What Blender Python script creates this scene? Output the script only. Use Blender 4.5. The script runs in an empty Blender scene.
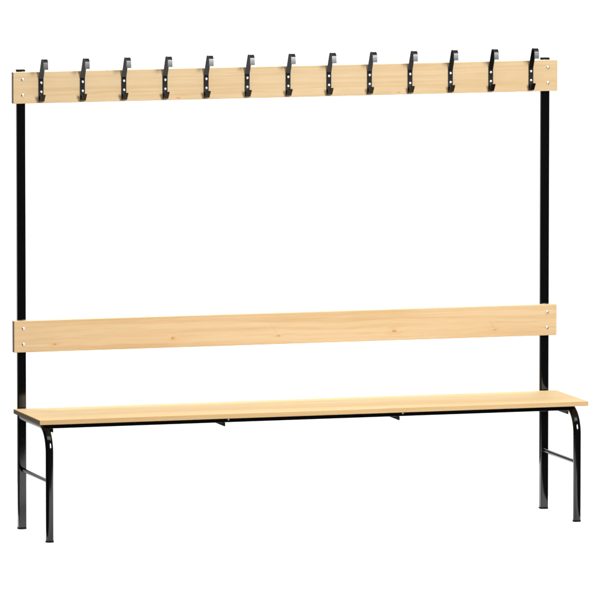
import bpy, bmesh, math
from mathutils import Vector, Matrix

scene = bpy.context.scene
C = scene.collection

# ---------------------------------------------------------------- camera
cam = bpy.data.cameras.new('camera'); camo = bpy.data.objects.new('camera', cam); C.objects.link(camo)
R_ = Vector((0.957694022, -0.287788310, 0.000219578))
U_ = Vector((0.02992331, 0.10033675, 0.99450346))
F_ = Vector((0.2862285, 0.95242345, -0.10470348))
camo.matrix_world = Matrix(((R_.x, U_.x, -F_.x, -8.57742528), (R_.y, U_.y, -F_.y, -28.68939112),
                            (R_.z, U_.z, -F_.z, 3.93477856), (0, 0, 0, 1)))
cam.sensor_width = 36; cam.sensor_fit = 'HORIZONTAL'; cam.lens = 511.7167
cam.clip_start = 0.5; cam.clip_end = 300
scene.camera = camo

# ---------------------------------------------------------------- studio surround: white backdrop side, dark room side
w = bpy.data.worlds.new('World'); scene.world = w; w.use_nodes = True
nt = w.node_tree; nt.nodes.clear()
def wn(t): return nt.nodes.new(t)
wout = wn('ShaderNodeOutputWorld'); bg = wn('ShaderNodeBackground'); tc = wn('ShaderNodeTexCoord')
dot = wn('ShaderNodeVectorMath'); dot.operation = 'DOT_PRODUCT'
ax = Vector((math.sin(math.radians(24)), math.cos(math.radians(24)), -0.05)).normalized()
dot.inputs[1].default_value = ax
mr = wn('ShaderNodeMapRange'); mr.interpolation_type = 'SMOOTHSTEP'
mr.inputs['From Min'].default_value = math.cos(math.radians(47)); mr.inputs['From Max'].default_value = math.cos(math.radians(26))
mr.inputs['To Min'].default_value = 0.0; mr.inputs['To Max'].default_value = 1.0
mixc = wn('ShaderNodeMix'); mixc.data_type = 'RGBA'
mixc.inputs['A'].default_value = (0.035, 0.035, 0.035, 1); mixc.inputs['B'].default_value = (1.35, 1.35, 1.35, 1)
nt.links.new(tc.outputs['Generated'], dot.inputs[0]); nt.links.new(dot.outputs['Value'], mr.inputs['Value'])
nt.links.new(mr.outputs['Result'], mixc.inputs['Factor']); nt.links.new(mixc.outputs['Result'], bg.inputs['Color'])
bg.inputs['Strength'].default_value = 1.0
nt.links.new(bg.outputs[0], wout.inputs['Surface'])

# ---------------------------------------------------------------- soft key lamp, plus added top and rear fills
def softbox(name, loc, target, sx, sy, watts, col=(1, 1, 1)):
    l = bpy.data.lights.new(name, 'AREA'); l.shape = 'RECTANGLE'; l.size = sx; l.size_y = sy
    l.energy = watts; l.color = col
    o = bpy.data.objects.new(name, l); C.objects.link(o); o.location = loc
    o.rotation_euler = (Vector(target) - Vector(loc)).to_track_quat('-Z', 'Y').to_euler()
    return o
softbox('key_softbox', (2.7, -8.4, 4.0), (0.1, 0, 0.8), 2.0, 2.5, 1100, (1.0, 0.99, 0.98))
softbox('top_fill', (0.0, -2.4, 5.4), (0, -0.6, 0), 7.0, 3.8, 250)  # added overhead fill, softens the bench's front shadow and lifts the boards
softbox('rear_fill', (0.0, 2.7, 4.4), (0, 0.0, 0), 6.0, 3.2, 580)  # added fill behind the bench, washes its shadow off the floor

scene.render.engine = 'CYCLES'
scene.view_settings.view_transform = 'Standard'; scene.view_settings.look = 'None'
scene.view_settings.exposure = 0.0; scene.view_settings.gamma = 1.0
scene.render.resolution_x = 1024; scene.render.resolution_y = 1024

# ---------------------------------------------------------------- materials
def new_mat(name):
    m = bpy.data.materials.new(name); m.use_nodes = True
    return m, m.node_tree, m.node_tree.nodes['Principled BSDF']
def L(t, a, b): t.links.new(a, b)

def mth(t, op, a, b=None, clamp=False):
    n = t.nodes.new('ShaderNodeMath'); n.operation = op; n.use_clamp = clamp
    for i, v in enumerate((a, b)):
        if v is None: continue
        if isinstance(v, (int, float)): n.inputs[i].default_value = v
        else: L(t, v, n.inputs[i])
    return n.outputs[0]
def vadd(t, a, vec):
    n = t.nodes.new('ShaderNodeVectorMath'); n.operation = 'ADD'; L(t, a, n.inputs[0])
    if isinstance(vec, tuple): n.inputs[1].default_value = vec
    else: L(t, vec, n.inputs[1])
    return n.outputs[0]
def vmul(t, a, vec):
    n = t.nodes.new('ShaderNodeVectorMath'); n.operation = 'MULTIPLY'; L(t, a, n.inputs[0]); n.inputs[1].default_value = vec
    return n.outputs[0]
def noise(t, vec, detail=3, rough=.55):
    n = t.nodes.new('ShaderNodeTexNoise'); n.inputs['Scale'].default_value = 1; n.inputs['Detail'].default_value = detail
    n.inputs['Roughness'].default_value = rough; L(t, vec, n.inputs['Vector']); return n.outputs['Fac']
def rng(t, v, a, b, c, d, smooth=True):
    n = t.nodes.new('ShaderNodeMapRange'); n.interpolation_type = 'SMOOTHSTEP' if smooth else 'LINEAR'
    L(t, v, n.inputs['Value'])
    for k, x in zip(('From Min', 'From Max', 'To Min', 'To Max'), (a, b, c, d)): n.inputs[k].default_value = x
    return n.outputs['Result']
def mixcol(t, f, a, b):
    n = t.nodes.new('ShaderNodeMix'); n.data_type = 'RGBA'
    if isinstance(f, (int, float)): n.inputs['Factor'].default_value = f
    else: L(t, f, n.inputs['Factor'])
    for k, v in (('A', a), ('B', b)):
        if isinstance(v, tuple): n.inputs[k].default_value = v + (1,)
        else: L(t, v, n.inputs[k])
    return n.outputs['Result']

def wood(name, base, late, off, knots=(), depth=False, lam=None, rough=.42, spec=.18):
    """clear lacquered pine, grain along x; knots = (x, cross, size)"""
    m, t, b = new_mat(name)
    tcn = t.nodes.new('ShaderNodeTexCoord'); P = tcn.outputs['Object']
    # swirl grain around the knots
    K = None; field = None
    wc = t.nodes.new('ShaderNodeTexNoise'); wc.inputs['Scale'].default_value = 75; wc.inputs['Detail'].default_value = 2
    L(t, P, wc.inputs['Vector'])
    Pw = vadd(t, P, vmul(t, vadd(t, wc.outputs['Color'], (-.5, -.5, -.5)), (.016, .010, .010)))
    for kx, kz, s, ray in knots:
        c = (-kx, 0, -kz) if not depth else (-kx, -kz, 0)
        sc = (1, 0, 1) if not depth else (1, 1, 0)
        q = vmul(t, vadd(t, Pw, c), sc)
        def ell(ax_, az_, q=q):
            n = t.nodes.new('ShaderNodeVectorMath'); n.operation = 'LENGTH'
            L(t, vmul(t, q, (1/ax_, 1/az_, 1/az_)), n.inputs[0]); return n.outputs['Value']
        core = rng(t, ell(.0125*s, .0065*s), .1, 1.0, .8, 0)
        halo = rng(t, ell(.050*s, .018*s), .0, 1.0, 1, 0)
        K = core if K is None else mth(t, 'MAXIMUM', K, core)
        field = halo if field is None else mth(t, 'ADD', field, halo)
        sp = t.nodes.new('ShaderNodeSeparateXYZ'); L(t, q, sp.inputs[0])
        # on some: a faint pin-ray line running up and to the left of the knot
        cross = sp.outputs['Z'] if not depth else sp.outputs['Y']
        d = mth(t, 'ABSOLUTE', mth(t, 'ADD', sp.outputs['X'], mth(t, 'MULTIPLY', cross, .62)))
        ln = mth(t, 'MULTIPLY', rng(t, d, .0, .0035, 1, 0), rng(t, mth(t, 'ABSOLUTE', mth(t, 'SUBTRACT', cross, .035*s)), .015*s, .035*s, .22, 0))
        if ray: K = mth(t, 'MAXIMUM', K, ln)
    warp = noise(t, vadd(t, vmul(t, P, (2.2, 7, 7)), (off, off*.7, off*.3)), 2)
    wv = mth(t, 'MULTIPLY', mth(t, 'SUBTRACT', warp, .5), 1.6)
    if field is not None: wv = mth(t, 'ADD', wv, mth(t, 'MULTIPLY', field, .9))
    comb = t.nodes.new('ShaderNodeCombineXYZ'); L(t, wv, comb.inputs[2]); L(t, wv, comb.inputs[1])
    base_v = vadd(t, vadd(t, vmul(t, P, (1.0, 85, 85)), (off, off, off)), comb.outputs[0])
    g1 = noise(t, base_v, 4, .6)
    fine = noise(t, vadd(t, vmul(t, P, (9, 420, 420)), (off, 0, 0)), 2)
    broad = noise(t, vadd(t, vmul(t, P, (1.3, 11, 11)), (off*2, 0, 3)), 2)
    bands = rng(t, g1, .38, .68, 0, 1)
    fac = mth(t, 'ADD', mth(t, 'MULTIPLY', bands, .60), mth(t, 'MULTIPLY', rng(t, fine, .35, .7, 0, 1), .30))
    fac = mth(t, 'ADD', fac, mth(t, 'MULTIPLY', rng(t, broad, .35, .7, -.18, .22), .9), True)
    col = mixcol(t, fac, base, late)
    if lam:
        sp = t.nodes.new('ShaderNodeSeparateXYZ'); L(t, P, sp.inputs[0])
        idx = mth(t, 'FLOOR', mth(t, 'DIVIDE', mth(t, 'ADD', sp.outputs['Y'], .3527), lam))
        wn_ = t.nodes.new('ShaderNodeTexWhiteNoise'); wn_.noise_dimensions = '1D'; L(t, mth(t, 'ADD', idx, off), wn_.inputs['W'])
        col = mixcol(t, mth(t, 'MULTIPLY', wn_.outputs['Value'], .35), col, late)
        fr = mth(t, 'FRACT', mth(t, 'DIVIDE', mth(t, 'ADD', sp.outputs['Y'], .3527), lam))
        jl = mth(t, 'LESS_THAN', fr, .012)
        col = mixcol(t, mth(t, 'MULTIPLY', jl, .35), col, (.34, .2, .09))
    if field is not None:
        col = mixcol(t, mth(t, 'MULTIPLY', mth(t, 'MINIMUM', field, 1.0), .30), col, (.56, .31, .13))
        col = mixcol(t, mth(t, 'MULTIPLY', K, .78), col, (.27, .125, .05))
    # end grain is a little darker and greyer than the long faces
    geo = t.nodes.new('ShaderNodeNewGeometry'); sn = t.nodes.new('ShaderNodeSeparateXYZ'); L(t, geo.outputs['True Normal'], sn.inputs[0])
    endf = mth(t, 'GREATER_THAN', mth(t, 'ABSOLUTE', sn.outputs['X']), .8)
    eg = noise(t, vmul(t, P, (60, 60, 320)), 3)
    endc = mixcol(t, eg, (.27, .20, .12), (.36, .27, .165))
    col = mixcol(t, endf, col, endc)
    L(t, col, b.inputs['Base Color'])
    b.inputs['Roughness'].default_value = rough
    b.inputs['Specular IOR Level'].default_value = spec
    bp = t.nodes.new('ShaderNodeBump'); bp.inputs['Strength'].default_value = .12; bp.inputs['Distance'].default_value = .0006
    L(t, g1, bp.inputs['Height']); L(t, bp.outputs[0], b.inputs['Normal'])
    return m

RAILK = [(-.4026, 1.5068, .8, 0), (.4079, 1.5085, .7, 0)]
BACKK = [(-.8517, .6528, .6, 0), (-.422, .6605, 1.0, 0), (-.0366, .6555, .75, 1), (.3925, .6599, 1.05, 0), (.769, .6517, .65, 1)]
M_rail = wood('rail_pine', (.485, .362, .210), (.420, .283, .137), 3.1, RAILK)
M_back = wood('backrest_pine', (.530, .385, .220), (.450, .290, .136), 11.7, BACKK)
M_seat = wood('seat_pine', (.468, .348, .190), (.395, .258, .110), 23.4, [(.09, -.27, .5, 0), (-.83, -.31, .5, 0)], True, .0892, .6, .07)

def black_paint(name, base, rough, coat=0):
    m, t, b = new_mat(name)
    tcn = t.nodes.new('ShaderNodeTexCoord')
    n = noise(t, vmul(t, tcn.outputs['Object'], (260, 260, 260)), 2)
    b.inputs['Base Color'].default_value = base + (1,)
    L(t, rng(t, n, .3, .7, rough*.9, rough*1.15), b.inputs['Roughness'])
    bp = t.nodes.new('ShaderNodeBump'); bp.inputs['Strength'].default_value = .012; bp.inputs['Distance'].default_value = .0003
    L(t, n, bp.inputs['Height']); L(t, bp.outputs[0], b.inputs['Normal'])
    return m
M_frame = black_paint('black_gloss_enamel', (.0020, .0020, .0021), .085)
M_hook = black_paint('black_hook_coating', (.0035, .0035, .0042), .22)
M_hook.node_tree.nodes['Principled BSDF'].inputs['Specular IOR Level'].default_value = .33
M_matte = black_paint('matte_black', (.004, .004, .004), .8)  # plastic caps; also darkens cross bars by muting their reflections
M_matte.node_tree.nodes['Principled BSDF'].inputs['Specular IOR Level'].default_value = .08

def metal(name, col, rough):
    m, t, b = new_mat(name)
    tcn = t.nodes.new('ShaderNodeTexCoord')
    n = noise(t, vmul(t, tcn.outputs['Object'], (500, 500, 500)), 2)
    L(t, mixcol(t, n, col, tuple(min(1, c*1.1) for c in col)), b.inputs['Base Color'])
    b.inputs['Metallic'].default_value = 1; b.inputs['Roughness'].default_value = rough
    return m
M_zinc = metal('bright_zinc', (.86, .86, .85), .45)
M_chrome = metal('nickel_bolt', (.82, .79, .73), .36)
M_dull = metal('dull_zinc', (.34, .33, .31), .5)

mf, tf, bf = new_mat('white_floor_paint')
tcf = tf.nodes.new('ShaderNodeTexCoord')
L(tf, mixcol(tf, noise(tf, vmul(tf, tcf.outputs['Object'], (3, 3, 3)), 3), (.90, .90, .90), (.92, .92, .92)), bf.inputs['Base Color'])
bf.inputs['Roughness'].default_value = .8; bf.inputs['Specular IOR Level'].default_value = .1

# ---------------------------------------------------------------- mesh helpers
def link(name, bm, mat, parent=None, smooth=False, angle=35):
    me = bpy.data.meshes.new(name)
    bmesh.ops.recalc_face_normals(bm, faces=bm.faces)
    bm.to_mesh(me); bm.free(); me.materials.append(mat)
    if smooth:
        me.polygons.foreach_set('use_smooth', [True]*len(me.polygons))
        me.set_sharp_from_angle(angle=math.radians(angle))
    o = bpy.data.objects.new(name, me); C.objects.link(o)
    if parent: o.parent = parent
    return o
def box_bm(x0, x1, y0, y1, z0, z1, bev=.0, seg=2):
    bm = bmesh.new(); bmesh.ops.create_cube(bm, size=1)
    bmesh.ops.scale(bm, vec=(x1-x0, y1-y0, z1-z0), verts=bm.verts)
    bmesh.ops.translate(bm, vec=((x0+x1)/2, (y0+y1)/2, (z0+z1)/2), verts=bm.verts)
    if bev: bmesh.ops.bevel(bm, geom=list(bm.edges), offset=bev, segments=seg, profile=.5, affect='EDGES')
    return bm
def rrect(w, d, r, n=5):
    pts = []
    for cx, cy, a0 in ((w/2-r, d/2-r, 0), (-w/2+r, d/2-r, 90), (-w/2+r, -d/2+r, 180), (w/2-r, -d/2+r, 270)):
        for i in range(n+1):
            a = math.radians(a0+90*i/n); pts.append((cx+r*math.cos(a), cy+r*math.sin(a)))
    return pts
def superell(w, d, e, n=40):
    pts = []
    for i in range(n):
        a = 2*math.pi*i/n; c, s = math.cos(a), math.sin(a)
        pts.append((w/2*math.copysign(abs(c)**(2/e), c), d/2*math.copysign(abs(s)**(2/e), s)))
    return pts
def sweep_bm(section, path):
    """section in (x, n) where n is the in-plane normal; path of (point, n-vector); x axis kept along world x"""
    bm = bmesh.new(); rings = []
    for p, nv in path:
        rings.append([bm.verts.new(Vector(p)+Vector((1, 0, 0))*a+Vector(nv)*b) for a, b in section])
    k = len(section)
    for r0, r1 in zip(rings, rings[1:]):
        for i in range(k): bm.faces.new((r0[i], r0[(i+1) % k], r1[(i+1) % k], r1[i]))
    bm.faces.new(rings[0]); bm.faces.new(rings[-1])
    return bm
def strip_bm(profile, width, thick, bev=.0006):
    """bent flat bar: profile of (y, z) centre points, extruded across x"""
    bm = bmesh.new(); n = len(profile); P = [Vector((0, y, z)) for y, z in profile]; offs = []
    for i in range(n):
        a = P[max(i-1, 0)]; b = P[min(i+1, n-1)]; d = (b-a).normalized()
        offs.append(Vector((0, -d.z, d.y))*thick/2)
    loops = []
    for sx in (-width/2, width/2):
        v = Vector((sx, 0, 0))
        loops.append(([bm.verts.new(p+o+v) for p, o in zip(P, offs)], [bm.verts.new(p-o+v) for p, o in zip(P, offs)]))
    (a0, b0), (a1, b1) = loops
    for i in range(n-1):
        bm.faces.new((a0[i], a0[i+1], a1[i+1], a1[i])); bm.faces.new((b0[i], b1[i], b1[i+1], b0[i+1]))
        bm.faces.new((a0[i], b0[i], b0[i+1], a0[i+1])); bm.faces.new((a1[i], a1[i+1], b1[i+1], b1[i]))
    bm.faces.new((a0[0], a1[0], b1[0], b0[0])); bm.faces.new((a0[-1], b0[-1], b1[-1], a1[-1]))
    return bm
def fillet(pts, r, n=6):
    out = [pts[0]]
    for a, b, c in zip(pts, pts[1:], pts[2:]):
        a, b, c = Vector(a), Vector(b), Vector(c)
        u = (a-b); v = (c-b); d = min(r, u.length*.45, v.length*.45)
        p, q = b+u.normalized()*d, b+v.normalized()*d
        for i in range(n+1):
            s = i/n; w_ = (1-s)**2*p+2*s*(1-s)*b+s*s*q; out.append((w_.x, w_.y))
    out.append(pts[-1]); return out
def dome_bm(x, y, z, r, h, seg=20, rings=5, rim=.0006):
    """low domed head facing -y"""
    bm = bmesh.new(); prev = None
    prof = [(r, 0), (r, rim)]+[(r*math.cos(math.pi/2*i/rings), rim+(h-rim)*math.sin(math.pi/2*i/rings)) for i in range(1, rings)]
    for rr, hh in prof:
        ring = [bm.verts.new((x+rr*math.cos(2*math.pi*k/seg), y-hh, z+rr*math.sin(2*math.pi*k/seg))) for k in range(seg)]
        if prev:
            for k in range(seg): bm.faces.new((prev[k], prev[(k+1) % seg], ring[(k+1) % seg], ring[k]))
        else: bm.faces.new(ring)
        prev = ring
    tip = bm.verts.new((x, y-h, z))
    for k in range(seg): bm.faces.new((prev[k], prev[(k+1) % seg], tip))
    return bm

# ---------------------------------------------------------------- the surface it stands on
bm = bmesh.new(); bm.faces.new([bm.verts.new(p) for p in ((-1.12, -1.9, 0), (1.09, -1.9, 0), (1.09, 1.3, 0), (-1.12, 1.3, 0))])
fl = link('floor', bm, mf); fl['kind'] = 'structure'

# ---------------------------------------------------------------- the bench
bench = bpy.data.objects.new('cloakroom_bench', None); C.objects.link(bench)
bench['label'] = 'long pine cloakroom bench with backrest and hook rail on glossy black steel frame'
bench['category'] = 'bench'

TH = .0232
rail = link('hook_rail', box_bm(-1, 1, 0, TH, 1.500, 1.610, .0016), M_rail, bench)
back = link('backrest', box_bm(-1, 1, 0, TH, .6265, .7375, .0016), M_back, bench)
seat = link('seat', box_bm(-1.0022, 1.0018, -.3527, .0040, .4118, .4283, .002, 3), M_seat, bench)
for brd, zs in ((rail, (1.5295, 1.5845)), (back, (.6550, .7105))):
    for x in (-.9655, .9640):
        for z in zs: link('bolt', dome_bm(x, 0, z, .0062, .0034), M_chrome, brd, True, 60)

PX = (-.9643, .9645)
for x in PX:
    sec = rrect(.0286, .0252, .0028, 4); yc = TH+.0126+.0002
    p = link('post', sweep_bm(sec, [((x, yc, .006), (0, 1, 0)), ((x, yc, 1.612), (0, 1, 0))]), M_frame, bench, True)
    link('top_cap', sweep_bm(rrect(.0292, .0258, .003, 4), [((x, yc, 1.6121), (0, 1, 0)), ((x, yc, 1.6165), (0, 1, 0))]), M_matte, p, True)
    link('foot_cap', sweep_bm(rrect(.0292, .0258, .003, 4), [((x, yc, 0.0003), (0, 1, 0)), ((x, yc, .0059), (0, 1, 0))]), M_matte, p, True)
for x in (-.9638, .9645):
    yf = -.3504+.0126; R = .088; zt = .4116-.0126-.0002
    sec = superell(.0268, .0250, 2.5)
    path = [((x, yf, .006), (0, 1, 0)), ((x, yf, .12), (0, 1, 0)), ((x, yf, zt-R), (0, 1, 0))]
    for i in range(1, 21):
        a = math.radians(90*i/20)
        path.append(((x, yf+R-R*math.cos(a), zt-R+R*math.sin(a)), (0, math.cos(a), -math.sin(a))))
    path.append(((x, TH, zt), (0, 0, -1)))
    lg = link('front_leg', sweep_bm(sec, path), M_frame, bench, True, 50)
    link('foot_cap', sweep_bm(superell(.0276, .0258, 3), [((x, yf, .0003), (0, 1, 0)), ((x, yf, .0059), (0, 1, 0))]), M_matte, lg, True, 50)
    # round stretcher between post and front leg
    bm = bmesh.new(); k = 20; rr = .0073; rg = []
    for y in (TH, yf+.010):
        rg.append([bm.verts.new((x+rr*math.cos(2*math.pi*i/k), y, .2105+rr*math.sin(2*math.pi*i/k))) for i in range(k)])
    for i in range(k): bm.faces.new((rg[0][i], rg[0][(i+1) % k], rg[1][(i+1) % k], rg[1][i]))
    bm.faces.new(rg[0]); bm.faces.new(rg[1])
    link('stretcher', bm, M_frame, bench, True)

link('front_bar', box_bm(-.9640, .9640, -.3000, -.2870, .3922, .4114, .0008), M_frame, bench)
link('rear_bar', box_bm(-.9498, .9500, .0040-.020, .0040-.007, .3940, .4114, .0008), M_frame, bench)
for x in (-.9405, -.3190, .3190, .9440):
    # upright flat cross bar whose front nose hangs just below the front bar
    bm = bmesh.new()
    pr = [(-.3035, .3790), (-.0170, .3790), (-.0170, .3915), (-.2850, .3915), (-.3035, .3915)]
    a = [bm.verts.new((x-.004, y, z)) for y, z in pr]; b = [bm.verts.new((x, y, z)) for y, z in pr]
    bm.faces.new(a); bm.faces.new(b)
    for i in range(5): bm.faces.new((a[i], a[(i+1) % 5], b[(i+1) % 5], b[i]))
    cb = link('cross_bar', bm, M_matte if x < .5 else M_frame, bench)  # matte on all but the right bar stands in for dark reflections
    if abs(x) < .5: link('bolt', dome_bm(x+.0125, -.3001, .4030, .0036, .0016), M_dull, cb, True, 60)

# ---------------------------------------------------------------- thirteen double hooks
prof = fillet([(-.0305, 1.5305), (-.0120, 1.5068), (-.0018, 1.5062), (-.0018, 1.5850), (-.0370, 1.6545),
               (-.0540, 1.6575), (-.0655, 1.6480), (-.0675, 1.6215)], .004)
hk0 = link('coat_hook', strip_bm(prof, .0165, .0036), M_hook, bench, True, 40)
scr = [link('screw', dome_bm(0, -.0038, z, .0045, .0022), M_zinc, hk0, True, 60) for z in (1.5400, 1.5720)]
hk0.location.x = -.9
for i in range(1, 13):
    h = hk0.copy(); C.objects.link(h); h.parent = bench; h.location.x = -.9+.15*i
    for s in scr:
        c = s.copy(); C.objects.link(c); c.parent = h
for o in [o for o in bpy.data.objects if o.name.startswith('coat_hook')]:
    o['group'] = 'coat hooks along the rail'
